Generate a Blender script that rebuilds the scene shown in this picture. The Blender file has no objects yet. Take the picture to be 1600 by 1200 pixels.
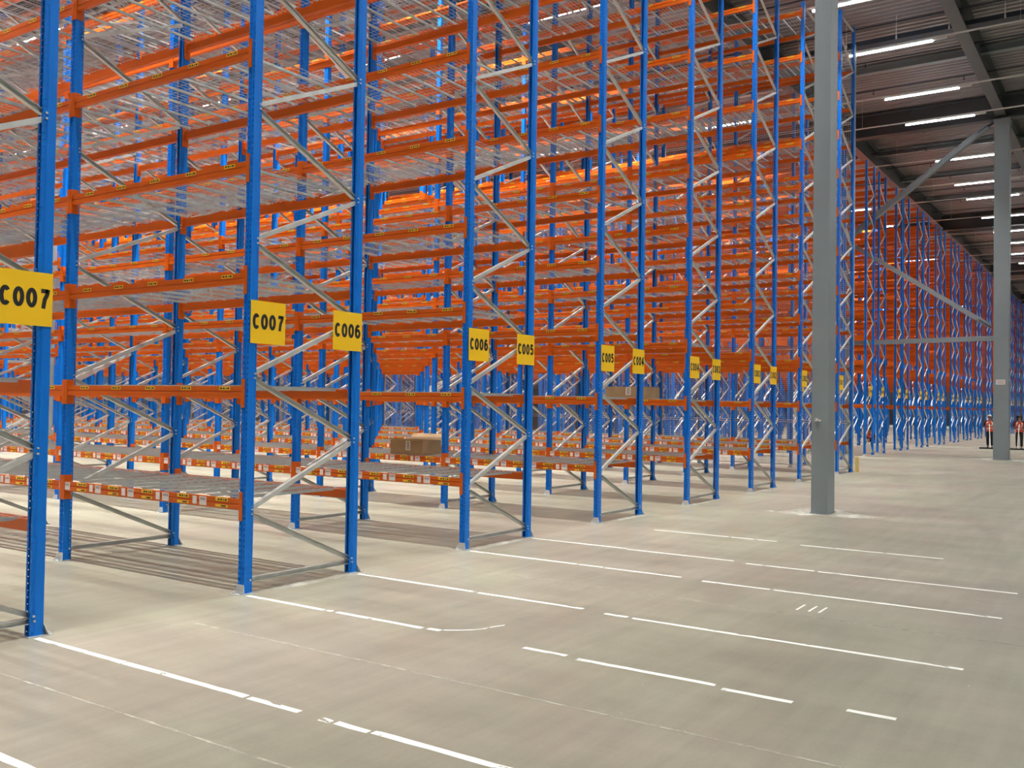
import bpy, bmesh, math, random
from mathutils import Vector, Matrix
random.seed(7)
S = bpy.context.scene
COL = S.collection
# ---------------------------------------------------------------- camera, world, exposure
cam = bpy.data.cameras.new('camera'); camo = bpy.data.objects.new('camera', cam); COL.objects.link(camo)
Rr = Vector((0.55761159, -0.82996268, 0.0152071)); Ru = Vector((-0.0264533909, 0.000543467155, 0.9996499)); Rf = Vector((0.82968038, 0.55781865, 0.02165228))
camo.matrix_world = Matrix(((Rr.x, Ru.x, -Rf.x, -3.77901681), (Rr.y, Ru.y, -Rf.y, -6.71848153), (Rr.z, Ru.z, -Rf.z, 1.74247956), (0, 0, 0, 1)))
cam.sensor_fit = 'HORIZONTAL'; cam.sensor_width = 36; cam.lens = 36*1464.545/1600; cam.clip_start = .05; cam.clip_end = 400
S.camera = camo
W = bpy.data.worlds.new('world'); S.world = W; W.use_nodes = True
W.node_tree.nodes['Background'].inputs[0].default_value = (.8, .9, 1, 1)
W.node_tree.nodes['Background'].inputs[1].default_value = 0.05
S.view_settings.view_transform = 'Standard'; S.view_settings.look = 'None'; S.view_settings.gamma = 1
S.view_settings.use_curve_mapping = False
S.view_settings.exposure = 1.15
LAMP = 9.0          # glow of the diffusers
BEAM = 188.0         # watts of the narrow aisle beams; the lights over the open floor are wider and weaker
S.cycles.use_adaptive_sampling = True; S.cycles.adaptive_threshold = .05; S.cycles.adaptive_min_samples = 16
S.cycles.max_bounces = 4; S.cycles.diffuse_bounces = 3; S.cycles.glossy_bounces = 2; S.cycles.transparent_max_bounces = 4
S.cycles.sample_clamp_indirect = 6

# ---------------------------------------------------------------- materials
def mat(name, col, rough=.5, metal=0., emit=None, noise=None, spec=.5, bump=None):
    m = bpy.data.materials.new(name); m.use_nodes = True
    nt = m.node_tree; b = nt.nodes['Principled BSDF']
    b.inputs['Base Color'].default_value = (*col, 1); b.inputs['Roughness'].default_value = rough
    b.inputs['Metallic'].default_value = metal; b.inputs['Specular IOR Level'].default_value = spec
    if emit: b.inputs['Emission Color'].default_value = (*emit[0], 1); b.inputs['Emission Strength'].default_value = emit[1]
    if noise:
        sc, amt = noise
        tc = nt.nodes.new('ShaderNodeTexCoord'); n = nt.nodes.new('ShaderNodeTexNoise'); n.inputs['Scale'].default_value = sc; n.inputs['Detail'].default_value = 4
        nt.links.new(tc.outputs['Object'], n.inputs['Vector'])
        mr = nt.nodes.new('ShaderNodeMapRange'); mr.inputs['From Min'].default_value = .3; mr.inputs['From Max'].default_value = .7
        mr.inputs['To Min'].default_value = 1-amt; mr.inputs['To Max'].default_value = 1+amt
        nt.links.new(n.outputs['Fac'], mr.inputs['Value'])
        vm = nt.nodes.new('ShaderNodeVectorMath'); vm.operation = 'SCALE'; vm.inputs[0].default_value = col
        nt.links.new(mr.outputs[0], vm.inputs['Scale']); nt.links.new(vm.outputs[0], b.inputs['Base Color'])
    return m
BLUE = mat('blue_powder_coat', (.0, .18, .72), .42, spec=.3, noise=(3, .06))
ORANGE = mat('orange_powder_coat', (.62, .108, .001), .42, spec=.35, noise=(3, .08))
ZINC = mat('galvanised_steel', (.58, .61, .60), .42, .55, noise=(12, .12))
ZINCB = mat('galvanised_brace', (.62, .63, .60), .4, .45, noise=(9, .1))
WIRE = mat('galvanised_wire', (.50, .53, .52), .45, .45)
YEL = mat('sign_yellow', (1.0, .60, .0), .55)
STK = mat('sticker_yellow', (.85, .55, .02), .5)
BLK = mat('black_print', (.012, .012, .013), .6)
WHT = mat('white_label', (.78, .72, .70), .6)
PNK = mat('barcode_grey', (.42, .36, .36), .6)
GREY = mat('grey_steel_paint', (.245, .285, .30), .45, noise=(1.2, .05))
GIRD = mat('girder_paint', (.11, .118, .12), .5, noise=(1.2, .05))
GREYD = mat('dark_steel_paint', (.06, .066, .07), .5, noise=(1.2, .08))
DECK = mat('roof_deck_sheet', (.34, .32, .325), .5, .1, noise=(.4, .12))
TRAY = mat('dark_tray', (.025, .035, .05), .5)
LAMPM = mat('lamp_diffuser', (.9, .9, .9), .4, emit=((.93, .97, 1.), LAMP))
LAMPB = mat('lamp_housing', (.75, .75, .72), .4)
LAMPM.cycles.emission_sampling = 'NONE'      # the area beams below carry the light
WALLM = mat('wall_panel', (.42, .43, .44), .6, noise=(.3, .05))
CARD = mat('cardboard', (.36, .24, .125), .8, noise=(6, .08))
CARDL = mat('cardboard_inside', (.22, .14, .07), .85)

def floor_material():
    m = bpy.data.materials.new('polished_concrete'); m.use_nodes = True
    nt = m.node_tree; N = nt.nodes; L = nt.links; b = N['Principled BSDF']
    tc = N.new('ShaderNodeTexCoord')
    def noise(scale, det, vec=(1, 1, 1), rough=.55):
        mp = N.new('ShaderNodeMapping'); mp.inputs['Scale'].default_value = vec; L.new(tc.outputs['Object'], mp.inputs[0])
        n = N.new('ShaderNodeTexNoise'); n.inputs['Scale'].default_value = scale; n.inputs['Detail'].default_value = det; n.inputs['Roughness'].default_value = rough
        L.new(mp.outputs[0], n.inputs['Vector']); return n.outputs['Fac']
    def rng(v, a, c, d, e):
        r = N.new('ShaderNodeMapRange'); r.inputs[1].default_value = a; r.inputs[2].default_value = c; r.inputs[3].default_value = d; r.inputs[4].default_value = e
        L.new(v, r.inputs[0]); return r.outputs[0]
    def mul(a, b_):
        x = N.new('ShaderNodeMath'); x.operation = 'MULTIPLY'; L.new(a, x.inputs[0]); L.new(b_, x.inputs[1]); return x.outputs[0]
    big = rng(noise(.35, 5), .3, .7, .90, 1.08)
    swirl = rng(noise(1.6, 8, (1, .35, 1), .65), .3, .7, .86, 1.13)
    brush = rng(noise(2.2, 6, (.25, 3.2, 1), .6), .3, .7, .90, 1.09)
    fine = rng(noise(45, 3), .3, .7, .97, 1.03)
    v = mul(mul(mul(big, swirl), brush), fine)
    mix = N.new('ShaderNodeMix'); mix.data_type = 'RGBA'
    mix.inputs['A'].default_value = (.312, .299, .224, 1); mix.inputs['B'].default_value = (.322, .290, .228, 1)
    L.new(rng(noise(.22, 3), .48, .6, 0, 1), mix.inputs['Factor'])
    vm = N.new('ShaderNodeVectorMath'); vm.operation = 'SCALE'; L.new(mix.outputs['Result'], vm.inputs[0]); L.new(v, vm.inputs['Scale'])
    # dust specks and scuffs
    sp = rng(noise(14, 2, (1, 1, 1), .5), .76, .79, 0, .5)
    m2 = N.new('ShaderNodeMix'); m2.data_type = 'RGBA'; m2.inputs['B'].default_value = (.75, .73, .66, 1)
    L.new(vm.outputs[0], m2.inputs['A']); L.new(sp, m2.inputs['Factor'])
    L.new(m2.outputs['Result'], b.inputs['Base Color'])
    L.new(rng(noise(.9, 6, (.5, 1.5, 1)), .3, .7, .30, .5), b.inputs['Roughness'])
    b.inputs['Specular IOR Level'].default_value = .45
    return m
FLOOR = floor_material()

def paint_material(name, col, lo, hi, scale=9, vec=(6, 1, 1)):   # worn floor paint: chips let the concrete show
    m = bpy.data.materials.new(name); m.use_nodes = True
    nt = m.node_tree; N = nt.nodes; L = nt.links; b = N['Principled BSDF']
    b.inputs['Base Color'].default_value = (*col, 1); b.inputs['Roughness'].default_value = .6
    tc = N.new('ShaderNodeTexCoord'); mp = N.new('ShaderNodeMapping'); mp.inputs['Scale'].default_value = vec; L.new(tc.outputs['Object'], mp.inputs[0])
    n = N.new('ShaderNodeTexNoise'); n.inputs['Scale'].default_value = scale; n.inputs['Detail'].default_value = 5; L.new(mp.outputs[0], n.inputs['Vector'])
    r = N.new('ShaderNodeMapRange'); r.inputs[1].default_value = lo; r.inputs[2].default_value = hi; L.new(n.outputs['Fac'], r.inputs[0]); L.new(r.outputs[0], b.inputs['Alpha'])
    return m
PAINT = paint_material('worn_white_paint', (.86, .86, .80), .33, .39, 5, (2.5, 1, 1))
JOINT = paint_material('joint_filler', (.62, .58, .49), .30, .75, 6, (1, 1, 1))
DUST = paint_material('pale_dust', (.74, .73, .64), .38, .74, 2.2, (1, 1, 1))

# ---------------------------------------------------------------- mesh helpers
class MB:
    def __init__(s): s.v = []; s.f = []; s.m = []
    def poly(s, pts, m=0):
        n = len(s.v); s.v += [tuple(p) for p in pts]; s.f.append(tuple(range(n, n+len(pts)))); s.m.append(m)
    def box(s, x0, x1, y0, y1, z0, z1, m=0):
        n = len(s.v)
        s.v += [(x0, y0, z0), (x1, y0, z0), (x1, y1, z0), (x0, y1, z0), (x0, y0, z1), (x1, y0, z1), (x1, y1, z1), (x0, y1, z1)]
        for q in ((0, 3, 2, 1), (4, 5, 6, 7), (0, 1, 5, 4), (1, 2, 6, 5), (2, 3, 7, 6), (3, 0, 4, 7)): s.f.append(tuple(n+i for i in q)); s.m.append(m)
    def prism(s, prof, axis, a, b, m=0, cap=True):   # closed profile extruded along an axis
        k = len(prof); n = len(s.v)
        for t in (a, b):
            for p, q in prof:
                s.v.append((t, p, q) if axis == 'x' else (p, t, q) if axis == 'y' else (p, q, t))
        for i in range(k): j = (i+1) % k; s.f.append((n+i, n+j, n+k+j, n+k+i)); s.m.append(m)
        if cap: s.f.append(tuple(n+i for i in reversed(range(k)))); s.m.append(m); s.f.append(tuple(n+k+i for i in range(k))); s.m.append(m)
    def bar(s, p, q, w, h, m=0, up=(0, 0, 1)):       # box bar from p to q
        p, q = Vector(p), Vector(q); d = (q-p).normalized(); up = Vector(up)
        if abs(d.dot(up)) > .99: up = Vector((0, 1, 0))
        a = d.cross(up).normalized(); b = a.cross(d).normalized(); n = len(s.v)
        for t in (p, q):
            for sa, sb in ((-1, -1), (1, -1), (1, 1), (-1, 1)): s.v.append(tuple(t + a*sa*w/2 + b*sb*h/2))
        for i in range(4): j = (i+1) % 4; s.f.append((n+i, n+j, n+4+j, n+4+i)); s.m.append(m)
        s.f.append((n+3, n+2, n+1, n)); s.m.append(m); s.f.append((n+4, n+5, n+6, n+7)); s.m.append(m)
    def cyl(s, p, q, r, k=10, m=0, r2=None):
        p, q = Vector(p), Vector(q); d = (q-p).normalized(); up = Vector((0, 0, 1)) if abs(d.z) < .9 else Vector((1, 0, 0))
        a = d.cross(up).normalized(); b = a.cross(d); n = len(s.v); r2 = r if r2 is None else r2
        for t, rr in ((p, r), (q, r2)):
            for i in range(k): an = 2*math.pi*i/k; s.v.append(tuple(t + (a*math.cos(an)+b*math.sin(an))*rr))
        for i in range(k): j = (i+1) % k; s.f.append((n+i, n+j, n+k+j, n+k+i)); s.m.append(m)
        s.f.append(tuple(n+i for i in reversed(range(k)))); s.m.append(m); s.f.append(tuple(n+k+i for i in range(k))); s.m.append(m)
    def add(s, me, mtx, moff=0):                     # append another MB transformed
        n = len(s.v)
        s.v += [tuple(mtx @ Vector(v)) for v in me.v]; s.f += [tuple(n+i for i in f) for f in me.f]; s.m += [x+moff for x in me.m]
    def mesh(s, name, mats, solid=0):
        me = bpy.data.meshes.new(name); me.from_pydata(s.v, [], s.f)
        for mm in mats: me.materials.append(mm)
        me.polygons.foreach_set('material_index', s.m)
        bm = bmesh.new(); bm.from_mesh(me)
        if solid:
            bmesh.ops.remove_doubles(bm, verts=bm.verts, dist=1e-5)
            bmesh.ops.recalc_face_normals(bm, faces=bm.faces)
            bmesh.ops.solidify(bm, geom=bm.faces[:], thickness=solid)
        else: bmesh.ops.recalc_face_normals(bm, faces=bm.faces)
        bm.to_mesh(me); bm.free(); me.update(); return me
def link(name, me, parent=None, loc=(0, 0, 0), rz=0):
    o = bpy.data.objects.new(name, me); COL.objects.link(o); o.location = loc; o.rotation_euler = (0, 0, rz)
    if parent: o.parent = parent
    return o
def tag(o, label=None, cat=None, group=None, kind=None):
    if label: o['label'] = label
    if cat: o['category'] = cat
    if group: o['group'] = group
    if kind: o['kind'] = kind
    return o
def thing(name, label, cat, loc=(0, 0, 0), rz=0, group=None):
    return tag(link(name, None, None, loc, rz), label, cat, group)
def struct(name, mb, mats, label=None):
    return tag(link(name, mb.mesh(name, mats)), label, None, None, 'structure')
T = Matrix.Translation
def project(p):
    d = Vector(p)-camo.matrix_world.translation; z = d.dot(Rf)
    if z < .1: return None
    return 800+1464.545*d.dot(Rr)/z, 600-1464.545*d.dot(Ru)/z, z

# ---------------------------------------------------------------- layout numbers
P = 3.3; D = 1.3528; B = 2.8843
PW, PD = .080, .095           # post: web width (along y), depth (along x)
LEV = [.85, 1.87, 2.90, 3.92, 4.97, 6.03, 7.07, 8.10, 9.15, 10.20, 11.25]
NB = [4, 5, 7, 9, 11, 13, 16, 18]        # bays per rack 0..7
HP = 11.46
XF, XB, YF, YB = -22, 118, -26, 66
ZR = 13.35

# ---------------------------------------------------------------- room shell
mb = MB(); mb.box(XF, XB, YF, YB, -.2, 0); struct('floor', mb, [FLOOR])
mb = MB()
nrib = int((XB-XF)/.28)
for i in range(nrib):
    x = XF+i*.28
    pts = [(x, ZR), (x+.10, ZR), (x+.14, ZR+.13), (x+.24, ZR+.13), (x+.28, ZR)]
    for a, b in zip(pts, pts[1:]): mb.poly([(a[0], YF, a[1]), (b[0], YF, b[1]), (b[0], YB, b[1]), (a[0], YB, a[1])])
mb.box(XF, XB, YF, YB, ZR+.16, ZR+.4)
struct('ceiling', mb, [DECK])
def wall(name, axis, c, t, a, b):
    mb = MB()
    n = int((b-a)/1.0)
    for i in range(n+1):       # horizontal wall cassettes
        pass
    k = 13
    for i in range(k):
        z0 = i*13.7/k; z1 = z0+13.7/k-.02
        if axis == 'x': mb.box(min(c, c+t), max(c, c+t), a, b, z0, z1)
        else: mb.box(a, b, min(c, c+t), max(c, c+t), z0, z1)
    if axis == 'x': mb.box(min(c+t*.3, c+t), max(c+t*.3, c+t), a, b, 0, 13.7)
    else: mb.box(a, b, min(c+t*.3, c+t), max(c+t*.3, c+t), 0, 13.7)
    struct(name, mb, [WALLM])
wall('wall_back', 'x', XB, .2, YF, YB); wall('wall_front', 'x', XF, -.2, YF, YB)
wall('wall_left', 'y', YB, .2, XF, XB); wall('wall_right', 'y', YF, -.2, XF, XB)

# steel frame: girders along x, beams along y
def ibeam(mb, axis, c, a, b, z0, h, w, t=.03, m=0):
    if axis == 'x':
        mb.box(a, b, c-w/2, c+w/2, z0, z0+t, m); mb.box(a, b, c-w/2, c+w/2, z0+h-t, z0+h, m); mb.box(a, b, c-t/2, c+t/2, z0+t, z0+h-t, m)
    else:
        mb.box(c-w/2, c+w/2, a, b, z0, z0+t, m); mb.box(c-w/2, c+w/2, a, b, z0+h-t, z0+h, m); mb.box(c-t/2, c+t/2, a, b, z0+t, z0+h-t, m)
nt = 0
for y in (-19.4, -13.8, -8.1, -2.45, 3.2, 8.85, 14.5, 20.1, 31.4, 42.7, 54.0):
    mb = MB(); ibeam(mb, 'x', y, XF, XB, 12.52, .80, .34); nt += 1; struct('trim_%d' % nt, mb, [GIRD])
for x in (-9.8, -4.2, 1.3, 6.8, 12.3, 17.9, 28.9, 34.4, 39.9, 45.4, 50.9, 56.5, 62, 67.5, 73, 78.6, 89.6, 100.6):
    main = abs(((x-12.3) / 22.1) - round((x-12.3)/22.1)) < .05
    mb = MB()
    if main: ibeam(mb, 'y', x, YF, YB, 12.42, .92, .42)
    else: ibeam(mb, 'y', x, YF, YB, 13.06, .26, .20)
    nt += 1; struct('trim_%d' % nt, mb, [GREYD if main else GREY])

def column(x, y, w, d, h, label, group=None):
    c = thing('steel_column', label, 'column', (x, y, 0), 0, group)
    mb = MB(); t = .018
    mb.box(-w/2, w/2, -d/2, d/2, .0, h)
    # shallow pressed grooves of the boxed section
    link('column_shaft', mb.mesh('column_shaft', [GREY]), c)
    mb = MB(); mb.box(-w/2-.02, w/2+.02, -d/2-.02, d/2+.02, h-.12, h); mb.box(-w/2-.012, w/2+.012, -d/2-.012, d/2+.012, 0, .02)
    link('end_plate', mb.mesh('end_plate', [GREY]), c)
    return c
c1 = column(12.24, -2.27, .42, .27, 12.50, 'grey square steel column standing in front of the rack ends')
mb = MB(); mb.box(-.02, .02, -.045, .045, -.012, .012); mb.bar((0, -.03, 0), (-.05, .02, .035), .02, .01)
o = link('paper_tag', mb.mesh('paper_tag', [WHT]), c1, (-.225, .03, 1.55), .0); o['label'] = 'small torn white paper tag'
c2 = column(34.4, -2.49, .5, .50, 12.40, 'wide grey steel column carrying the diagonal bracing and a white notice')
mb = MB(); mb.box(-.008, 0, -.15, .15, -.09, .09, 0)
for z in (.045, .0, -.045): mb.box(-.010, -.008, -.115, .115, z-.01, z+.01, 1)
o = link('notice_plate', mb.mesh('notice_plate', [WHT, PNK]), c2, (-.25, .01, 2.81)); o['label'] = 'small white notice with grey lines'
column(34.4, 3.1, .34, .34, 12.50, 'grey steel column between two racks where the bracing bars meet')
column(34.4, 31.1, .5, .5, 12.40, 'grey steel column far inside the rack field, half hidden by blue posts')
column(12.45, 21.2, .42, .30, 12.40, 'grey steel column deep in the rack field behind the rack with sign C004')
# bracing
br = thing('column_bracing', 'grey tubular K-shaped bracing running from the wide column to the racks', 'bracing', (34.4, -2.24, 0))
def tube(name, p, q, w=.22):
    mb = MB(); mb.bar(p, q, w*.7, w, 0, (1, 0, 0)); 
    link(name, mb.mesh(name, [GREY]), br)
def stub(p, q):
    mb = MB(); mb.bar(p, q, .03, .30, 0, (1, 0, 0)); link('gusset_plate', mb.mesh('gusset_plate', [GREYD]), br)
tube('horizontal_tube', (0, 0, 4.42), (0, 5.17, 4.36), .24)
tube('diagonal_tube', (0, .15, 4.88), (0, 5.12, 8.30), .24)
tube('diagonal_tube', (0, .25, 12.25), (0, 5.12, 8.60), .27)
stub((0, 0, 4.75), (0, .5, 5.12)); stub((0, 0, 12.4), (0, .55, 12.02)); stub((0, 4.9, 8.3), (0, 5.15, 8.5))

# cable trays, sprinkler pipes, lamp rails
tr = thing('cable_tray', 'dark perforated cable tray hanging under the roof deck', 'cable tray', (25.3, -26+6, 12.62))
mb = MB(); Ly = 84
mb.box(-.28, .28, 0, Ly, 0, .01); mb.box(-.28, -.27, 0, Ly, 0, .13); mb.box(.27, .28, 0, Ly, 0, .13)
link('tray', mb.mesh('tray', [TRAY]), tr)
hg = MB(); hg.cyl((0, 0, 0), (0, 0, .6), .012, 6); hg.box(-.02, .02, -.02, .02, -.09, 0)
hgm = hg.mesh('hanger', [LAMPB])
y = 0.8
while y < 60: link('hanger', hgm, tr, (-.30, y, .08)); y += 1.42
def pipe(x, z, label):
    t = thing('sprinkler_pipe', label, 'pipe', (x, -24, z), 0, 'sprinkler pipes under the roof')
    mb = MB(); mb.cyl((0, 0, 0), (0, 86, 0), .022, 8); link('pipe', mb.mesh('pipe', [TRAY]), t)
    mb = MB(); mb.cyl((0, 0, 0), (0, 0, -.13), .014, 6); mb.cyl((0, 0, -.13), (0, 0, -.15), .035, 8)
    me = mb.mesh('sprinkler_head', [TRAY]); y = 1.1+random.random()
    while y < 60: link('sprinkler_head', me, t, (0, y, 0)); y += 2.9
x = -6.9; k = 0
while x < 74:
    pipe(x, 12.98, 'thin dark sprinkler pipe with small drop heads under the roof deck'); x += 2.87

# ---------------------------------------------------------------- strip lights
LX = [-12.2, -8.9, -5.6, -2.33, .97, 4.27, 7.57, 10.87, 14.17, 17.47, 20.8, 24.55, 29.16, 32.5, 38.5, 43.4, 46.9, 52.2, 57, 61.4, 66, 70.6, 75.2, 80, 88, 96, 106]
LY = [-1.81+6.83*k for k in range(-3, 9)]
hb = MB(); hb.box(-.035, .035, 0, 2.28, .0, .06); hb.box(-.03, .03, -.36, 0, -.01, .06); HB = hb.mesh('lamp_housing', [LAMPB])
df = MB(); df.prism([(-.045, 0), (-.033, -.035), (.033, -.035), (.045, 0)], 'y', .0, 2.28); DF = df.mesh('diffuser', [LAMPM])
rl = MB(); rl.box(-.02, .02, 0, 86, 0, .04); RL = rl.mesh('rail', [LAMPB])
sw = MB(); sw.cyl((0, 0, 0), (0, 0, 1.1), .004, 4); SW = sw.mesh('suspension_wire', [LAMPB])
lamp0 = thing('strip_light', 'lit white LED strip light hanging on its rail under the roof', 'ceiling light', (0, 0, 0), 0, 'strip lights under the roof')
h0 = link('lamp_housing', HB, lamp0); d0 = link('diffuser', DF, lamp0)
al = bpy.data.lights.new('strip_beam', 'AREA'); al.shape = 'RECTANGLE'; al.size = .015; al.size_y = 2.2; al.energy = BEAM; al.spread = math.radians(74); al.color = (1.0, .985, .95)
a0 = bpy.data.objects.new('strip_beam', al); COL.objects.link(a0); a0.parent = lamp0; a0.location = (0, 1.14, -.045)
al2 = al.copy(); al2.energy = 30.0; al2.spread = math.radians(160)
al3 = al.copy(); al3.energy = 50.0; al3.spread = math.radians(72)
first = True
for i, x in enumerate(LX):
    t = thing('lighting_rail', 'thin pale lighting rail hung under the roof, carrying the strip lights', 'rail', (x, -24, 12.26), 0, 'lighting rails under the roof')
    link('rail', RL, t)
    for y in range(2, 84, 6): link('suspension_wire', SW, t, (0, y, 0))
    for y in LY:
        if (x > 50 and y > 20) or y > 46 or (x < -9 and y > 0) or (x < 7 and y > 26): continue
        if first: lo = lamp0; first = False
        else:
            lo = lamp0.copy(); COL.objects.link(lo)
            for ch in (h0, d0, a0): c = ch.copy(); COL.objects.link(c); c.parent = lo
        lo.location = (x, y, 12.2)
        [c for c in lo.children if c.type == 'LIGHT'][0].data = al2 if y < -3 else al3 if y < 0 else al

# ---------------------------------------------------------------- rack parts
def strip(mb, p, q, z0, z1, step, hw, hh, m=0, off=0.):   # perforated strip between plan points p and q
    p, q = Vector((*p, 0)), Vector((*q, 0)); n = int((z1-z0)/step); L = (q-p).length; d = (q-p)/L
    a, b = L/2-hw/2, L/2+hw/2
    for i in range(n):
        za = z0+i*step; zb = za+step; ha = za+step/2-hh/2; hb_ = ha+hh
        o = [(0, za), (L, za), (L, zb), (0, zb)]; h = [(a, ha), (b, ha), (b, hb_), (a, hb_)]
        O = [tuple(p+d*u+Vector((0, 0, z))) for u, z in o]; H = [tuple(p+d*u+Vector((0, 0, z))) for u, z in h]
        for k in range(4): l = (k+1) % 4; mb.poly([O[k], O[l], H[l], H[k]], m)
    if z0+n*step < z1-1e-4: mb.poly([tuple(p+Vector((0, 0, z0+n*step))), tuple(q+Vector((0, 0, z0+n*step))), tuple(q+Vector((0, 0, z1))), tuple(p+Vector((0, 0, z1)))], m)
def plain(mb, p, q, z0, z1, m=0): mb.poly([(*p, z0), (*q, z0), (*q, z1), (*p, z1)], m)
def post_mesh(h, name):     # local: aisle face at x=-PD/2, open side at +x
    mb = MB(); x0, x1, w = -PD/2, PD/2, PW/2
    z0, z1 = .006, h
    for s in (-1, 1):
        strip(mb, (x0, s*.012), (x0, s*w), z0, z1, .05, .012, .024)
        plain(mb, (x0+.008, s*.007), (x0, s*.012), z0, z1)
        plain(mb, (x0, s*w), (x1-.034, s*w), z0, z1)
        plain(mb, (x1-.034, s*w), (x1-.028, s*(w-.006)), z0, z1)
        strip(mb, (x1-.028, s*(w-.006)), (x1, s*(w-.006)), z0, z1, .05, .009, .009)
        strip(mb, (x1, s*(w-.006)), (x1, s*(w-.026)), z0, z1, .05, .008, .012)
    plain(mb, (x0+.008, -.007), (x0+.008, .007), z0, z1)
    return mb.mesh(name, [BLUE], .002)
POST = post_mesh(HP, 'upright_post'); POST7 = post_mesh(12.45, 'tall_upright_post')
def simple_post(h):
    mb = MB(); mb.prism([(-PD/2, -PW/2), (PD/2, -PW/2+.006), (PD/2, -.014), (PD/2-.01, -.014), (PD/2-.01, .014), (PD/2, .014), (PD/2, PW/2-.006), (-PD/2, PW/2)], 'z', 0, h); return mb
mb = MB()      # foot: plate with upturned aisle flange and bolts
mb.box(-.075, .07, -.065, .065, 0, .006)
mb.poly([(-.078, -.075, .006), (-.078, .075, .006), (-.055, .042, .085), (-.055, -.042, .085)]); mb.poly([(-.072, -.075, .006), (-.072, .075, .006), (-.050, .042, .085), (-.050, -.042, .085)])
mb.poly([(-.078, -.075, .006), (-.072, -.075, .006), (-.050, -.042, .085), (-.055, -.042, .085)]); mb.poly([(-.078, .075, .006), (-.072, .075, .006), (-.050, .042, .085), (-.055, .042, .085)])
mb.poly([(-.055, -.042, .085), (-.055, .042, .085), (-.05, .042, .085), (-.05, -.042, .085)])
mb.box(-.11, -.07, -.075, .075, 0, .006)
for s in (-1, 1): mb.cyl((-.09, s*.045, .006), (-.09, s*.045, .022), .011, 6)
PLATE = mb.mesh('base_plate', [ZINC])
def brace_mb(p, q, open_front):
    mb = MB(); p, q = Vector(p), Vector(q); d = (q-p).normalized(); n = Vector((0, 1, 0)); s = d.cross(n).normalized()
    w, dep, t = .042, .038, .003
    f = -1 if not open_front else 1
    mb.bar(p+n*f*dep/2, q+n*f*dep/2, t, w, 0, s)          # web
    for k in (-1, 1): mb.bar(p+s*k*(w/2-t/2), q+s*k*(w/2-t/2), dep, t, 0, s)
    return mb
nodes = []
def braces(h):
    out = []; n = 0; xs = {0: D/2-.025, 1: -D/2+.025}
    z = .12; out.append((((-D/2+.02), 0, .12), (D/2-.02, 0, .115), True, 'strut'))
    while z+.615 < h-.1:
        a = (xs[n % 2], 0, z+(.02 if n else .03)); b = (xs[(n+1) % 2], 0, z+.615-.02)
        out.append((a, b, n % 2 == 0, 'brace')); z += .615; n += 1
    out.append(((-D/2+.02, 0, h-.12), (D/2-.02, 0, h-.12), True, 'strut'))
    return out
BR = {h: braces(h) for h in (HP, 12.45)}
def bolt(mb, x, z):
    mb.cyl((x, -PW/2+.004, z), (x, -PW/2-.008, z), .009, 6)
BRACES = {}; BRALL = {}
for h, lst in BR.items():
    ms = []; allm = MB()
    for a, b, op, nm in lst:
        m = brace_mb(a, b, op)
        for e, o_ in ((a, b), (b, a)): bolt(m, e[0]+(.012 if e[0] > 0 else -.012)*0, e[2])
        ms.append((nm, m.mesh('frame_'+nm, [ZINCB]))); allm.add(m, Matrix.Identity(4))
    BRACES[h] = ms; BRALL[h] = allm.mesh('frame_bracing', [ZINCB])

LB = B-PW-.012
def beam_profile(): return [(0, 0), (.012, 0), (.012, -.012), (.05, -.012), (.05, -.1), (0, -.1), (0, -.062), (.007, -.056), (.007, -.046), (0, -.040)]
def beam_mb(kind):
    mb = MB(); mb.prism(beam_profile(), 'y', 0, LB, 0)
    if kind:
        n = 5; g = .56
        for i in range(n):
            y = .16+i*g; h = -.0015
            if kind == 'low':
                mb.box(h, 0, y, y+.17, -.036, -.004, 1); mb.box(h, 0, y+.30, y+.40, -.090, -.010, 3); mb.box(h, 0, y+.44, y+.50, -.085, -.012, 3)
                mb.box(h-.0008, h, y+.31, y+.39, -.045, -.018, 4); mb.box(h, 0, y+.0, y+.17, -.09, -.066, 1)
                zz = (-.033, -.010)
                mb.box(h-.0008, h, y+.02, y+.09, -.084, -.072, 2)
            else:
                mb.box(h, 0, y, y+.15, -.037, -.005, 1); zz = (-.033, -.010)
            for a, b_ in ((.012, .040), (.050, .062), (.074, .100), (.110, .138)): mb.box(h-.0008, h, y+a, y+b_, zz[0]+.004, zz[1]-.003, 2)
    return mb
BM = {k: beam_mb(k) for k in (None, 'std', 'low')}
BMATS = [ORANGE, STK, BLK, WHT, PNK]
BMESH = {k: v.mesh('load_beam', BMATS) for k, v in BM.items()}
def conn_mb(far):          # L-shaped end connector; near end at y=0, far end at y=LB
    mb = MB(); s = -1 if not far else 1; y = 0 if not far else LB
    mb.box(min(y, y+s*.0055), max(y, y+s*.0055), 0, 0, 0, 0) if False else None
    mb.box(-.004, .078, min(y, y+s*.005), max(y, y+s*.005), -.195, .065)
    mb.box(-.0075, -.002, min(y-s*.0, y+s*.044), max(y-s*.0, y+s*.044), -.195, .065)
    for z in (-.16, -.02, .045):
        mb.cyl((-.0075, y+s*.024, z), (-.0105, y+s*.024, z), .006, 6)
    return mb
CN = {f: conn_mb(f) for f in (0, 1)}; CNM = {f: CN[f].mesh('beam_connector', [ORANGE]) for f in (0, 1)}

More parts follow.
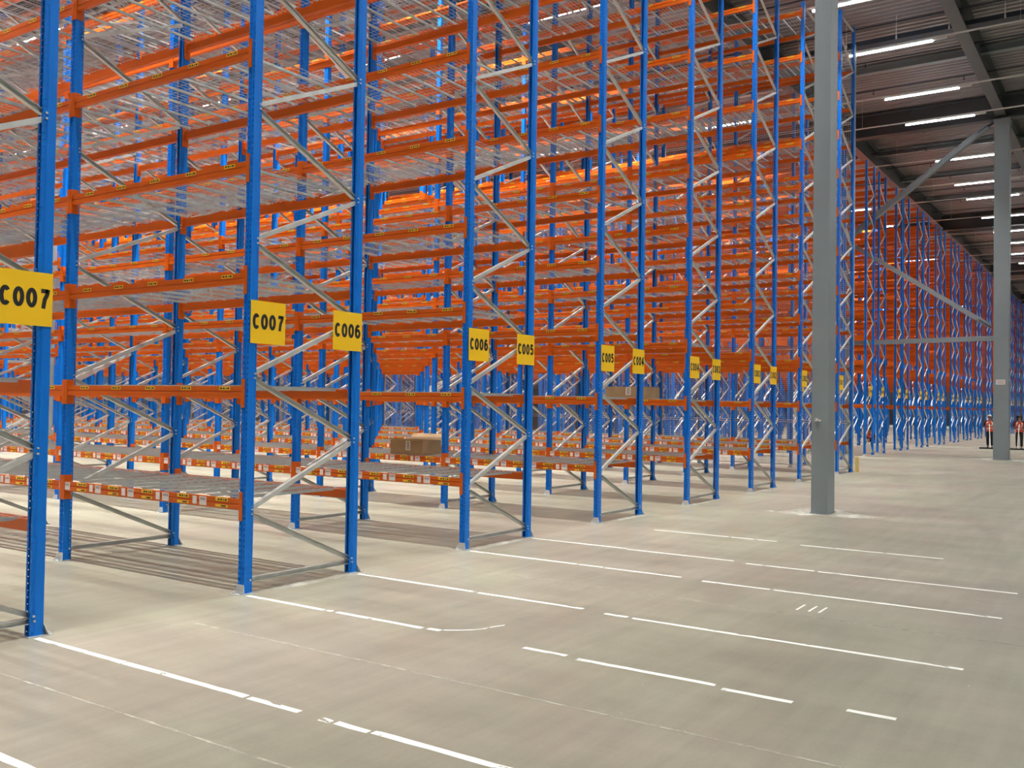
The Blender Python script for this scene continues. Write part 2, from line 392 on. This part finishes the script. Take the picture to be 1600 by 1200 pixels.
def deck_mb(wx=.07, wy=.1, w=.0032):
    mb = MB(); hx = D/2-.0
    x0, x1 = -hx+.0, hx-.0
    y = .03; n = int((LB-.06)/wx)
    for i in range(n+1): yy = .03+i*wx; mb.box(x0, x1, yy-w/2, yy+w/2, .004, .004+w, 0)
    for i in range(14): xx = x0+.02+i*(x1-x0-.04)/13; mb.box(xx-w/2, xx+w/2, .02, LB-.02, .0085, .0085+w, 0)
    for i in range(8):
        yy = .17+i*(LB-.34)/7
        mb.box(x0+.0, x1-.0, yy-.010, yy+.010, .0, .003, 1); mb.box(x0+.05, x1-.05, yy-.010, yy-.008, -.022, .001, 1); mb.box(x0+.05, x1-.05, yy+.008, yy+.010, -.022, .001, 1)
    return mb
DK = deck_mb(); DKM = DK.mesh('wire_deck', [WIRE, ZINC])
ANYCOL = (11.85, 13.2)

def build_rack(i, label):
    xr = i*P; xl = xr-D; xc = (xl+xr)/2; h = 12.45 if i == 7 else HP
    pm = POST7 if i == 7 else POST
    root = thing('pallet_rack', label, 'pallet rack', (xc, 0, 0), 0, 'pallet racks with wire decks')
    nb = NB[i]
    for j in range(nb+1):
        fr = link('upright_frame', None, root, (0, j*B, 0))
        for s in (-1, 1):
            link('upright_post', pm, fr, (s*D/2, 0, 0), 0 if s < 0 else math.pi)
            link('base_plate', PLATE, fr, (s*D/2, 0, 0), 0 if s < 0 else math.pi)
        if j < 4:
            for nm, me in BRACES[h]: link('diagonal_brace' if nm == 'brace' else 'horizontal_strut', me, fr)
        else: link('frame_bracing', BRALL[h], fr)
    cand = []
    for j in range(nb):
        if i == 4 and j == 7: continue
        for k, z in enumerate(LEV):
            for s in (-1, 1):
                p = project((xc+s*D/2, (j+.5)*B, z)); vis = p and -120 < p[0] < 1720 and -60 < p[1] < 1260
                cand.append(((0 if vis else 1), p[2] if p else 99, 'beam', j, k, s))
            p = project((xc, (j+.5)*B, z)); vis = p and -120 < p[0] < 1720 and -60 < p[1] < 1260
            cand.append(((0 if vis else 1), p[2] if p else 99, 'deck', j, k, 0))
    cand.sort(); nbm = ndk = 0; rb = MB(); rc = MB(); rd = MB()
    for vis, dist, what, j, k, s in cand:
        y = j*B+PW/2+.006; z = LEV[k]
        if what == 'beam':
            kind = ('low' if k == 0 else 'std') if s < 0 else None
            x = s*(D/2+PD/2); 
            if nbm < 98 and not vis:
                nbm += 1
                b = link('load_beam', BMESH[kind], root, (x, y if s < 0 else y+LB, z), 0 if s < 0 else math.pi)
                for f in (0, 1): link('beam_connector', CNM[f], b)
            else:
                M = T((x, y, z)) if s < 0 else T((x, y+LB, z)) @ Matrix.Rotation(math.pi, 4, 'Z')
                rb.add(BM[kind], M)
                for f in (0, 1): rb.add(CN[f], M)
        else:
            if ndk < 98 and not vis: ndk += 1; link('wire_deck', DKM, root, (0, y, z))
            else: rd.add(DK, T((0, y, z)))
    if rb.v: tag(link('load_beam', rb.mesh('load_beam_run', BMATS), root), None, None, None, 'stuff')
    if rd.v: tag(link('wire_deck', rd.mesh('wire_deck_run', [WIRE, ZINC]), root), None, None, None, 'stuff')
    return root

RL_ = ['blue and orange pallet rack cut off by the left edge, holding one C007 sign',
       'blue and orange pallet rack whose end frame carries signs C007 and C006',
       'blue and orange pallet rack whose end frame carries signs C006 and C005',
       'blue and orange pallet rack whose end frame carries signs C005 and C004',
       'blue and orange pallet rack whose end frame carries signs C004 and C003',
       'blue and orange pallet rack whose end frame carries signs C003 and C002',
       'blue and orange pallet rack with one sign C002, partly behind the grey column',
       'tall blue pallet rack with wire mesh along its side and a sign C001']
for i in range(8): LAST_RACK = build_rack(i, RL_[i])

# ---------------------------------------------------------------- aisle signs
def glyph(mb, ch, cx, hw=.0415, hh=.072, t=.031):      # bold condensed capitals drawn as thick strokes
    def st(pts, closed=False):
        n = len(pts); N = n if closed else n-1; nr = []
        for i in range(n):
            a = Vector(pts[i-1] if (i or closed) else pts[i]); b = Vector(pts[(i+1) % n] if (i < n-1 or closed) else pts[i]); d = (b-a).normalized(); nr.append(Vector((-d.y, d.x)))
        for i in range(N):
            j = (i+1) % n; p, q = Vector(pts[i]), Vector(pts[j]); a, b = nr[i]*t/2, nr[j]*t/2
            mb.poly([(cx+v.x, 0, v.y) for v in (p-a, p+a, q+b, q-b)])
    def arc(x, y, rx, ry, a0, a1, n=16): return [(x+rx*math.cos(math.radians(a0+(a1-a0)*i/n)), y+ry*math.sin(math.radians(a0+(a1-a0)*i/n))) for i in range(n+1)]
    w, h = hw-t/2, hh-t/2
    if ch == '0': st(arc(0, 0, w, h, 0, 360, 24)[:-1], True)
    elif ch == 'C': st(arc(0, 0, w, h, 42, 318, 22))
    elif ch == '7': st([(-w, h), (w, h)]); st([(w, h+t/2-.002), (w*.75, h*.55), (.002, -.1*h), (-w*.3, -hh)])
    elif ch == '6': st(arc(0, -h*.38, w, h*.62, 0, 360, 20)[:-1], True); st(arc(0, 0, w, h, 50, 190, 14))
    elif ch == '5': st([(w, h), (-w*.65, h)]); st([(-w*.65, h+t/2), (-w*.85, .0)]); st([(-w*.9, .004)]+arc(-.002, -h*.36, w, h*.62, 125, -155, 16))
    elif ch == '4': st([(w*.45, -hh), (w*.45, hh)]); st([(-hw, -h*.42), (hw, -h*.42)]); st([(w*.35, h), (-w*.95, -h*.42)])
    elif ch == '3': st(arc(0, h*.5, w*.88, h*.5, 160, -80, 14)); st(arc(0, -h*.48, w, h*.52, 85, -160, 14))
    elif ch == '2': st(arc(0, h*.42, w, h*.58, 165, -25, 12)+[(-w*.8, -h*.75), (-w*.9, -h)]); st([(-hw, -h), (hw, -h)])
    elif ch == '1': st([(w*.2, -hh), (w*.2, hh)]); st([(w*.2, h), (-w*.7, h*.5)])
def sign(txt, x, label):
    t = thing('aisle_sign', label, 'sign', (x, -.052, 2.455), 0, 'yellow aisle signs')
    mb = MB(); mb.box(-.205, .205, -.0035, 0, -.195, .195); mb.box(-.16, .16, 0, .010, .08, .10, 1); mb.box(-.16, .16, 0, .010, -.10, -.08, 1)
    link('sign_panel', mb.mesh('sign_panel', [YEL, ZINC]), t)
    mb = MB(); n = len(txt); adv = .0955
    for k, ch in enumerate(txt): glyph(mb, ch, -adv*(n-1)/2+k*adv)
    link('lettering', mb.mesh('lettering', [BLK]), t, (0, -.0045, .006))
    return t
HW = .205-.0475
SG = [(0, 'R', 'C007', 'large yellow sign reading C007, cut off by the left edge'),
      (1, 'L', 'C007', 'yellow sign reading C007 on the second end post, left of the C006 signs'),
      (1, 'R', 'C006', 'yellow sign reading C006, the larger one, on the same frame as a C007 sign'),
      (2, 'L', 'C006', 'yellow sign reading C006, the smaller one, on the same frame as a C005 sign'),
      (2, 'R', 'C005', 'yellow sign reading C005, the larger one, sharing its frame with a C006 sign'),
      (3, 'L', 'C005', 'yellow sign reading C005, the smaller one, sharing its frame with a C004 sign'),
      (3, 'R', 'C004', 'yellow sign reading C004, the larger one, sharing its frame with a C005 sign'),
      (4, 'L', 'C004', 'yellow sign reading C004, the smaller one, sharing its frame with a C003 sign'),
      (4, 'R', 'C003', 'yellow sign reading C003, the larger one, sharing its frame with a C004 sign'),
      (5, 'L', 'C003', 'small yellow sign reading C003, sharing its frame with a C002 sign'),
      (5, 'R', 'C002', 'small yellow sign reading C002, sharing its frame with a C003 sign'),
      (6, 'L', 'C002', 'small yellow sign reading C002 just left of the grey column'),
      (7, 'L', 'C001', 'small yellow sign reading C001 just right of the grey column')]
for i, sd, tx, lb in SG:
    x = i*P-D-.0475+.205 if sd == 'L' else i*P+.0475-.205
    sign(tx, x, lb)

# ---------------------------------------------------------------- mesh screen on the last rack
scr = LAST_RACK; SX = D/2+.10
def panel_mb(w, h):
    mb = MB(); r = .003
    for a, b in (((0, .012), (0, h-.012)),): pass
    mb.box(-.012, .012, 0, .025, 0, h, 1); mb.box(-.012, .012, w-.025, w, 0, h, 1); mb.box(-.012, .012, .025, w-.025, 0, .025, 1); mb.box(-.012, .012, .025, w-.025, h-.025, h, 1)
    y = .075
    while y < w-.03: mb.box(-r, r, y-r, y+r, .02, h-.02, 0); y += .055
    z = .075
    while z < h-.03: mb.box(r, 3*r, .02, w-.02, z-r, z+r, 0); z += .055
    return mb
zs = [.12, 1.40, 3.50, 5.60, 7.70, 9.80, 11.90]
for k in range(6):
    me = panel_mb(B-.02, zs[k+1]-zs[k]-.03).mesh('mesh_panel', [WIRE, ZINCB])
    for j in range(NB[7]):
        if len([1]) : link('mesh_panel', me, scr, (SX, j*B+.01, zs[k]))
mb = MB(); mb.box(-.02, .02, -.02, .02, 0, 12.0); mb.box(-.05, .05, -.05, .05, 0, .008); me = mb.mesh('screen_post', [ZINCB])
for j in range(NB[7]+1): link('screen_post', me, scr, (SX+.034, j*B-.02, 0))

# ---------------------------------------------------------------- far rack block
HB2 = 11.15
LEVB = [1.95, 3.6] + [4.55+.94*k for k in range(8)]
def far_frame(w, h):
    mb = MB()
    sp = simple_post(h)
    mb.add(sp, T((-w/2, 0, 0))); mb.add(sp, T((w/2, 0, 0)) @ Matrix.Rotation(math.pi, 4, 'Z'))
    pm = MB(); z = .12; n = 0
    while z+.62 < h-.1:
        a = (w/2-.03)*(1 if n % 2 == 0 else -1); pm.bar((a, 0, z), (-a, 0, z+.6), .03, .04, 1); z += .62; n += 1
    pm.bar((-w/2, 0, .12), (w/2, 0, .12), .03, .04, 1)
    mb.add(pm, Matrix.Identity(4)); return mb, pm
FB = MB(); FB.prism([(0, 0), (.05, 0), (.05, -.12), (0, -.12)], 'y', 0, B-.08); FB.box(-.004, .05, -.002, .045-.04, -.17, .05)
FBM = FB.mesh('far_load_beam', [ORANGE])
Y0 = 1.90
LABB = ['behind the mesh screen of the last aisle rack', ]
def far_rack(frames, label, nb, sgns=True):
    xc = (frames[0][0]+frames[-1][1])/2
    root = thing('pallet_rack', label, 'pallet rack', (xc, Y0, 0), 0, 'far pallet racks without decks')
    cand = []
    for a, b in frames:
        w = b-a; cx = (a+b)/2-xc
        fm, pm = far_frame(w, HB2); fme = fm.mesh('far_frame', [BLUE, ZINCB]); pme = pm.mesh('far_bracing', [ZINCB, ZINCB])
        spm = simple_post(HB2).mesh('far_post', [BLUE])
        for j in range(nb+1):
            if j == 0:
                fr = link('upright_frame', None, root, (cx, 0, 0))
                for s in (-1, 1): link('upright_post', spm, fr, (s*w/2, 0, 0), 0 if s < 0 else math.pi); link('base_plate', PLATE, fr, (s*w/2, 0, 0), 0 if s < 0 else math.pi)
                link('frame_bracing', pme, fr)
            else: link('upright_frame', fme, root, (cx, j*B, 0))
        for j in range(nb):
            for k, z in enumerate(LEVB):
                for s in (-1, 1):
                    X = cx+s*(w/2+.047); p = project((xc+X, Y0+(j+.5)*B, z)); vis = p and -100 < p[0] < 1700 and -50 < p[1] < 1250
                    cand.append((0 if vis else 1, p[2] if p else 99, X, j*B+.04, z, s))
    cand.sort(); rest = MB()
    for q, (vis, d_, X, y, z, s) in enumerate(cand):
        if q < 98: link('load_beam', FBM, root, (X, y if s < 0 else y+B-.08, z), 0 if s < 0 else math.pi)
        else: rest.add(FB, T((X, y, z)) if s < 0 else T((X, y+B-.08, z)) @ Matrix.Rotation(math.pi, 4, 'Z'))
    tag(link('load_beam', rest.mesh('far_beam_run', [ORANGE]), root), None, None, None, 'stuff')
    return root
def far_sign(x, label):
    t = thing('aisle_sign', label, 'sign', (x, Y0-.055, 2.45), 0, 'small aisle signs on the far racks')
    mb = MB(); mb.box(-.2, .2, -.004, 0, -.19, .19, 0)
    for a in (-.15, -.06, .03, .11): mb.box(a, a+.055, -.005, -.004, -.05, .05, 1)
    link('sign_panel', mb.mesh('sign_panel', [YEL, BLK]), t)
far_rack([(23.9, 25.2)], 'blue rack directly behind the wire mesh, its end set back from the others', 18)
far_sign(24.75, 'small pale aisle sign seen through the mesh left of the grey column')
far_rack([(28.3, 29.45), (29.75, 30.9)], 'far blue rack behind the mesh screen, second in from the screen', 18)
far_sign(28.9, 'small pale aisle sign seen through the mesh right of the grey column')
far_rack([(32.78, 33.99), (34.83, 35.93)], 'far blue double rack with the bracing bars running through the gap in its end', 17)
far_sign(33.39, 'small yellow sign on the far rack the bracing passes through, its left one')
far_sign(35.4, 'small yellow sign on the far rack the bracing passes through, its right one')
far = []
x = 37.93; k = 0
words = ['first', 'second', 'third', 'fourth', 'fifth', 'sixth', 'seventh', 'eighth', 'ninth', 'tenth', 'eleventh', 'twelfth', 'thirteenth']
while x < 96:
    far_rack([(x, x+1.13), (x+1.45, x+2.58)], 'far blue and orange double rack, the %s one beyond the braced gap' % words[k], 14 if k < 4 else 11)
    far_sign(x+.56, 'tiny yellow aisle sign, left one on the %s rack beyond the braced gap' % words[k]); far_sign(x+2.02, 'tiny yellow aisle sign, right one on the %s rack beyond the braced gap' % words[k])
    x += 4.6; k += 1

# ---------------------------------------------------------------- floor markings
def floor_strip(name, x, y0, y1, w, z, m, kink=None):
    mb = MB(); n = max(2, int(abs(y1-y0)/.12)); rnd = random.Random(x*7+y0)
    L = []; R_ = []
    for i in range(n+1):
        y = y0+(y1-y0)*i/n; L.append((x-w/2+rnd.uniform(-.004, .004), y, z)); R_.append((x+w/2+rnd.uniform(-.004, .004), y, z))
    for i in range(n): mb.poly([L[i], R_[i], R_[i+1], L[i+1]])
    o = link(name, mb.mesh(name, [m])); return o
def line_set(segs, label):
    t = thing('floor_line', label, 'floor marking', (segs[0][0], segs[0][1], 0), 0, 'white painted floor lines')
    for x, a, b in segs:
        o = floor_strip('line_segment', x-segs[0][0], a-segs[0][1], b-segs[0][1], .052, .0015, PAINT); o.parent = t
line_set([(-.03, -.09, -.70), (-.03, -.715, -1.15), (-.03, -1.165, -2.35), (-.035, -2.38, -2.80), (-.05, -2.98, -3.06), (-.045, -3.09, -3.33), (-.03, -3.35, -4.5)], 'worn white floor line starting at the foot of the nearest post')
line_set([(1.89, -.10, -1.05), (1.90, -1.08, -1.14), (1.90, -1.19, -2.10), (1.92, -2.14, -2.26)], 'short white floor line from the second post, ending in a hooked scrape')
line_set([(1.89, -3.04, -3.40), (1.86, -3.50, -4.50), (1.81, -4.56, -5.00), (1.86, -5.30, -5.57)], 'broken white floor line lying free in the open floor, nearest the bottom')
line_set([(3.28, -.12, -1.6), (3.27, -1.64, -2.75), (3.22, -2.98, -3.20), (3.21, -3.24, -5.72)], 'white floor line from the right foot of the rack signed C007 and C006')
line_set([(5.20, -.12, -1.9), (5.19, -1.93, -2.81), (5.13, -3.06, -3.75), (5.13, -3.79, -5.74)], 'white floor line from the left foot of the rack signed C006 and C005')
line_set([(6.56, -.12, -1.5), (6.52, -1.52, -2.87), (6.44, -3.04, -3.8), (6.43, -3.84, -5.73)], 'white floor line from the right foot of the rack signed C006 and C005')
line_set([(8.38, -1.0, -2.1), (8.38, -2.13, -2.76), (8.26, -3.1, -4.78)], 'white floor line from the left foot of the rack signed C005 and C004, farthest from camera')
line_set([(-1.35, -1.0, -2.7)], 'short white floor line cut by the lower left corner')
t = thing('floor_scrape', 'thin white hooked scrape at the end of a short floor line', 'floor marking', (1.95, -2.27, 0))
mb = MB()
pts = [(0, 0), (.07, -.10), (.14, -.17), (.22, -.22), (.32, -.24), (.42, -.28)]
for k, ((a, b), (c, d)) in enumerate(zip(pts, pts[1:])):
    w = (.012, .01, .008, .014, .012)[k]; mb.poly([(a-w, b-w*.5, .0015), (a+w, b+w*.5, .0015), (c+w, d+w*.5, .0015), (c-w, d-w*.5, .0015)])
link('scrape', mb.mesh('scrape', [PAINT]), t)
mb = MB()
for k, y in enumerate((-4.235, -4.34, -4.425)): mb.poly([(4.38, y-.01, .0015), (4.38, y+.01, .0015), (4.64, y+.01, .0015), (4.64, y-.01, .0015)])
tag(link('tally_mark', mb.mesh('tally_mark', [PAINT])), 'three short parallel white dashes between two floor lines', 'floor marking')
for q, (x, a, b) in enumerate([(-.63, 3.9, -12), (.95, -.6, -12), (4.18, -.6, -12)]):
    o = floor_strip('trim_%d' % (80+q), x, a, b, .018, .0015, JOINT); o['kind'] = 'structure'
# pale unswept dust along the rack ends and round the column foot
mb = MB()
for i in range(1, 8): mb.poly([(i*P-D, -.13, .0017), (i*P+.05, -.13, .0017), (i*P+.0, .02, .0017), (i*P-D, .02, .0017)])
for i in range(32, 97): mb.poly([(i, Y0-.10, .0017), (i+1, Y0-.10, .0017), (i+1, Y0+.05, .0017), (i, Y0+.05, .0017)])
for (x, y, r) in ((12.24, -2.27, .75), (34.4, -2.49, 1.2)):
    pt = []
    for k in range(28):
        a = 2*math.pi*k/28; rr = r*(1+.25*math.sin(3*a+1)+.1*math.sin(7*a)); pt.append((x+rr*math.cos(a)*.8, y+rr*math.sin(a), .0017))
    mb.poly(pt)
tag(link('floor_dust', mb.mesh('floor_dust', [DUST])), 'pale dust left along the rack feet and around the column', 'dust', None, 'stuff')

# yellow corner guard
t = thing('guard_post', 'low pale yellow guard angle at the corner of the mesh screen', 'guard', (7*P+.24, -.16, 0))
mb = MB(); mb.prism([(0, 0), (.09, 0), (.09, .008), (.008, .008), (.008, .09), (0, .09)], 'z', 0, .42); mb.box(-.03, .12, -.03, .12, 0, .006)
link('guard_angle', mb.mesh('guard_angle', [mat('pale_yellow_paint', (.82, .62, .22), .5)]), t)

# ---------------------------------------------------------------- cartons
def carton(x, y, z, w, l, h, label, flaps):
    t = thing('cardboard_box', label, 'box', (x, y, z))
    mb = MB(); e = .005
    mb.box(0, w, 0, e, 0, h); mb.box(0, w, l-e, l, 0, h); mb.box(0, e, e, l-e, 0, h); mb.box(w-e, w, e, l-e, 0, h); mb.box(e, w-e, e, l-e, 0, e)
    if not flaps: mb.box(0, w, 0, l, h-e, h)
    link('carton_body', mb.mesh('carton_body', [CARD]), t)
    mb = MB()
    if flaps:
        mb.poly([(0, 0, h), (0, l, h), (-.16, l, h+.03), (-.16, 0, h+.03)]); mb.poly([(0, 0, h-.003), (0, l, h-.003), (-.16, l, h+.026), (-.16, 0, h+.026)])
        link('flap', mb.mesh('flap', [CARD]), t)
        mb = MB(); mb.poly([(w, 0, h), (w, l, h), (w+.12, l, h+.10), (w+.12, 0, h+.10)]); link('flap', mb.mesh('flap', [CARD]), t)
    mb = MB(); mb.box(-.001, 0, l*.38, l*.38+.10, h*.28, h*.92, 0)
    for k in range(5): mb.box(-.0018, -.001, l*.38+.015, l*.38+.08, h*(.36+k*.11), h*(.36+k*.11)+.012, 1)
    link('shipping_label', mb.mesh('shipping_label', [WHT, BLK]), t)
carton(3*P+P-D-.03, .80, 1.885, .55, .85, .22, 'long closed cardboard box on the second shelf of the rack signed C004 and C003', False)
carton(11.02-.45, 3.75, .866, .5, .62, .26, 'open cardboard box on the lowest shelf, flaps folded out', True) if False else carton(3*P-D-.02, 3.35, .866, .5, .72, .24, 'open cardboard box on a lowest shelf, flaps folded out', True)
mb = MB(); mb.poly([(0, 0, 0), (0, .05, 0), (.012, .05, -.09), (.012, .0, -.10)]); mb.poly([(.003, 0, 0), (.003, .05, 0), (.015, .05, -.09), (.015, .0, -.10)])
tag(link('paper_scrap', mb.mesh('paper_scrap', [WHT]), None, (1.96, .56, 2.80)), 'small white scrap of paper hanging under a shelf near the second C007 sign', 'paper')

# ---------------------------------------------------------------- people
SKIN = mat('skin', (.42, .22, .15), .55); HAIR = mat('dark_hair', (.015, .012, .010), .6); VEST = mat('hi_vis_orange', (.85, .09, .03), .6)
TROU = mat('black_cloth', (.012, .012, .014), .8); REFL = mat('reflective_band', (.75, .75, .72), .3); JACK = mat('dark_red_cloth', (.09, .015, .015), .8); SHOE = mat('shoe_black', (.02, .02, .02), .5)
CAP = mat('light_cap', (.55, .52, .50), .7)
def skinned(name, chains, m, parent, sub=1):
    me = bpy.data.meshes.new(name); bm = bmesh.new(); sl = bm.verts.layers.skin.verify()
    for ch in chains:
        V = {}
        for k, (p, r) in enumerate(ch['v']):
            v = bm.verts.new(p); v[sl].radius = (r, r); v[sl].use_root = (k == 0); V[k] = v
        for a, b in ch['e']: bm.edges.new((V[a], V[b]))
    bm.to_mesh(me); bm.free(); me.materials.append(m)
    o = link(name, me, parent)
    k = o.modifiers.new('skin', 'SKIN'); k.use_smooth_shade = True
    k = o.modifiers.new('sub', 'SUBSURF'); k.levels = sub; k.render_levels = sub
    return o
def chain(pts): return {'v': pts, 'e': [(i, i+1) for i in range(len(pts)-1)]}
def person(x, y, rz, sc, J, label, jack, hair, long_hair):
    t = thing('person', label, 'person', (x, y, 0), rz); t.scale = (sc, sc, sc)
    q = lambda n: J[n]
    body = [(q('pelvis'), .12), (q('spine'), .115), (q('chest'), .125), (q('neck'), .052), (q('head'), .078), (q('crown'), .07)]
    v = list(body); e = [(0, 1), (1, 2), (2, 3), (3, 4), (4, 5)]
    for s in ('l', 'r'):
        n = len(v); v += [(q('sho'+s), .055), (q('elb'+s), .042), (q('wri'+s), .028), (q('han'+s), .034)]; e += [(2, n), (n, n+1), (n+1, n+2), (n+2, n+3)]
        n = len(v); v += [(q('hip'+s), .085), (q('kne'+s), .06), (q('ank'+s), .04), (q('toe'+s), .035)]; e += [(0, n), (n, n+1), (n+1, n+2), (n+2, n+3)]
    ch = [{'v': v, 'e': e}]
    for s, sg in (('l', 1), ('r', -1)):
        h = Vector(q('han'+s)); w = Vector(q('wri'+s)); d = (h-w).normalized(); side = d.cross(Vector((0, 0, 1))).normalized(); dn = d.cross(side)
        for k, (off, ln) in enumerate(((-.030, .055), (-.010, .065), (.010, .06), (.030, .048))):
            a = h+side*off+d*.01; ch.append(chain([(a, .009), (a+d*ln*.6+dn*.012, .0085), (a+d*ln*.8+dn*.045, .007)]))
        a = h-side*.03*sg-d*.02; ch.append(chain([(a, .010), (a-side*.03*sg+d*.02+dn*.015, .009), (a-side*.02*sg+d*.045+dn*.035, .008)]))
    skinned('body', ch, SKIN, t)
    o = lambda p, d_: tuple(Vector(p)+Vector(d_))
    v = [(q('pelvis'), .135), (o(q('pelvis'), (0, 0, .10)), .125)]; e = [(0, 1)]
    for s in ('l', 'r'):
        n = len(v); kn, an = Vector(q('kne'+s)), Vector(q('ank'+s)); v += [(q('hip'+s), .10), (q('kne'+s), .078), (tuple(kn+(an-kn)*1.0), .066)]; e += [(0, n), (n, n+1), (n+1, n+2)]
    skinned('trousers', [{'v': v, 'e': e}], TROU, t)
    v = [(q('spine'), .135), (q('chest'), .145), (tuple((Vector(q('chest'))+Vector(q('neck')))/2), .08)]; e = [(0, 1), (1, 2)]
    for s in ('l', 'r'):
        n = len(v); el, wr = Vector(q('elb'+s)), Vector(q('wri'+s)); v += [(q('sho'+s), .072), (q('elb'+s), .055), (tuple(el+(wr-el)*.92), .042)]; e += [(1, n), (n, n+1), (n+1, n+2)]
    skinned('jacket', [{'v': v, 'e': e}], jack, t)
    pe = Vector(q('pelvis')); spn = Vector(q('spine')); chs = Vector(q('chest')); up = (chs-pe).normalized(); fw = Vector((0, 1, 0)).cross(up).normalized(); lf = Vector((0, 1, 0))
    prof = [(-.02, .17, .13), (.10, .165, .135), (.20, .17, .145), (.30, .185, .15), (.40, .20, .155), (.47, .175, .13), (.50, .11, .09)]
    mb = MB(); K = 18; bands = {1: 1, 3: 1}
    rings = []
    fine = []
    for a, b in zip(prof, prof[1:]):
        for k in range(3): f = k/3; fine.append(tuple(a[i]*(1-f)+b[i]*f for i in range(3)))
    fine.append(prof[-1])
    for hgt, rw, rd in fine:
        c = pe+up*hgt; rings.append([tuple(c+lf*rw*math.cos(2*math.pi*k/K)+fw*rd*math.sin(2*math.pi*k/K)) for k in range(K)])
    for i in range(len(rings)-1):
        mi = 1 if i in (4, 9) else 0
        for k in range(K): l = (k+1) % K; mb.poly([rings[i][k], rings[i][l], rings[i+1][l], rings[i+1][k]], 1 if (mi or (k in (2, 6) and i > 9)) else 0)
    vo = link('vest', mb.mesh('vest', [VEST, REFL], .006), t); vo['label'] = 'orange high-visibility vest with pale reflective bands'
    hd = Vector(q('head')); cr = Vector(q('crown')); hu = (cr-hd).normalized(); hf = Vector((0, 1, 0)).cross(hu).normalized()
    def ell(name, c, r, m, cut=None):
        bm = bmesh.new(); bmesh.ops.create_icosphere(bm, subdivisions=3, radius=1)
        for v_ in bm.verts: v_.co = c+hf*v_.co.x*r[0]+lf*v_.co.y*r[1]+hu*v_.co.z*r[2]
        if cut:
            kill = [f for f in bm.faces if cut(f.calc_center_median()-c)]
            bmesh.ops.delete(bm, geom=kill, context='FACES')
        me = bpy.data.meshes.new(name); bm.to_mesh(me); bm.free(); me.materials.append(m)
        for p in me.polygons: p.use_smooth = True
        return link(name, me, t)
    ell('hair', hd+hu*.035-hf*.012, (.105, .10, .115) if not long_hair else (.12, .135, .13), hair, lambda v_: v_.dot(hf) > .035 and v_.dot(hu) < .045)
    if long_hair: ell('hair', hd-hu*.09-hf*.06, (.06, .13, .13), hair)
    ell('nose', hd+hf*.088-hu*.005, (.018, .011, .018), SKIN)
    for s in (-1, 1):
        ell('eye', hd+hf*.074+lf*s*.03+hu*.018, (.010, .012, .008), HAIR); ell('ear', hd+lf*s*.083, (.02, .01, .03), SKIN)
    ell('mouth', hd+hf*.078-hu*.042, (.008, .024, .006), JACK)
    for s in ('l', 'r'):
        a, b = Vector(q('ank'+s)), Vector(q('toe'+s)); skinned('shoe', [chain([(tuple(a+Vector((-.05, 0, -.04))), .042), (tuple(a*.5+b*.5+Vector((0, 0, -.015))), .045), (tuple(b+Vector((.02, 0, .005))), .036)])], SHOE, t)
    return t
walk = dict(pelvis=(0, 0, .90), spine=(.04, 0, 1.10), chest=(.10, 0, 1.32), neck=(.16, 0, 1.47), head=(.20, 0, 1.58), crown=(.215, 0, 1.64),
    shol=(.09, .19, 1.38), elbl=(.12, .27, 1.12), wril=(.31, .12, 1.12), hanl=(.37, .06, 1.12), shor=(.09, -.19, 1.38), elbr=(.14, -.27, 1.10), wrir=(.40, -.10, 1.00), hanr=(.46, -.04, .99),
    hipl=(0, .09, .86), knel=(.15, .10, .50), ankl=(.10, .10, .10), toel=(.24, .11, .04), hipr=(0, -.09, .86), kner=(.04, -.10, .49), ankr=(-.14, -.10, .11), toer=(0, -.11, .04))
squat = dict(pelvis=(0, 0, .34), spine=(.10, 0, .50), chest=(.22, 0, .66), neck=(.32, 0, .76), head=(.39, 0, .84), crown=(.42, 0, .90),
    shol=(.22, .19, .70), elbl=(.38, .24, .50), wril=(.50, .12, .36), hanl=(.55, .08, .33), shor=(.22, -.19, .70), elbr=(.38, -.24, .50), wrir=(.50, -.12, .36), hanr=(.55, -.08, .33),
    hipl=(0, .11, .32), knel=(.36, .18, .46), ankl=(.10, .16, .10), toel=(.24, .18, .04), hipr=(0, -.11, .32), kner=(.36, -.18, .46), ankr=(.10, -.16, .10), toer=(.24, -.18, .04))
person(46.25, -.68, math.pi+.06, .93, walk, 'person in an orange vest pushing a broom, half hidden behind the wide column', JACK, CAP, False)
person(46.2, -1.93, math.pi+.10, .93, walk, 'person with long dark hair in an orange vest pushing a broom, right of the column', JACK, HAIR, True)
person(42.0, 3.95, math.pi+.5, .95, squat, 'person crouching in an orange vest, small behind the far rack posts', TROU, HAIR, False)
def mop(p, q, label):
    p, q = Vector(p), Vector(q); t = thing('floor_broom', label, 'broom', (q.x, q.y, 0), 0, 'wide floor brooms')
    mb = MB(); mb.cyl(p-q, (0, 0, .07), .016, 10); link('handle', mb.mesh('handle', [LAMPB]), t)
    mb = MB(); mb.box(-.05, .05, -.45, .45, .045, .07); mb.prism([(-.07, 0), (.07, 0), (.055, .046), (-.055, .046)], 'y', -.46, .46); link('broom_head', mb.mesh('broom_head', [TROU]), t, (0, 0, 0), .1)
    mb = MB(); mb.cyl((0, 0, .06), (.03, 0, .12), .03, 8); link('socket', mb.mesh('socket', [LAMPB]), t)
mop((45.86, -.70, 1.16), (44.9, -.86, 0), 'wide black floor broom with white handle, left one behind the column')
mop((45.80, -1.96, 1.16), (44.9, -1.98, 0), 'wide black floor broom with white handle, right of the column')
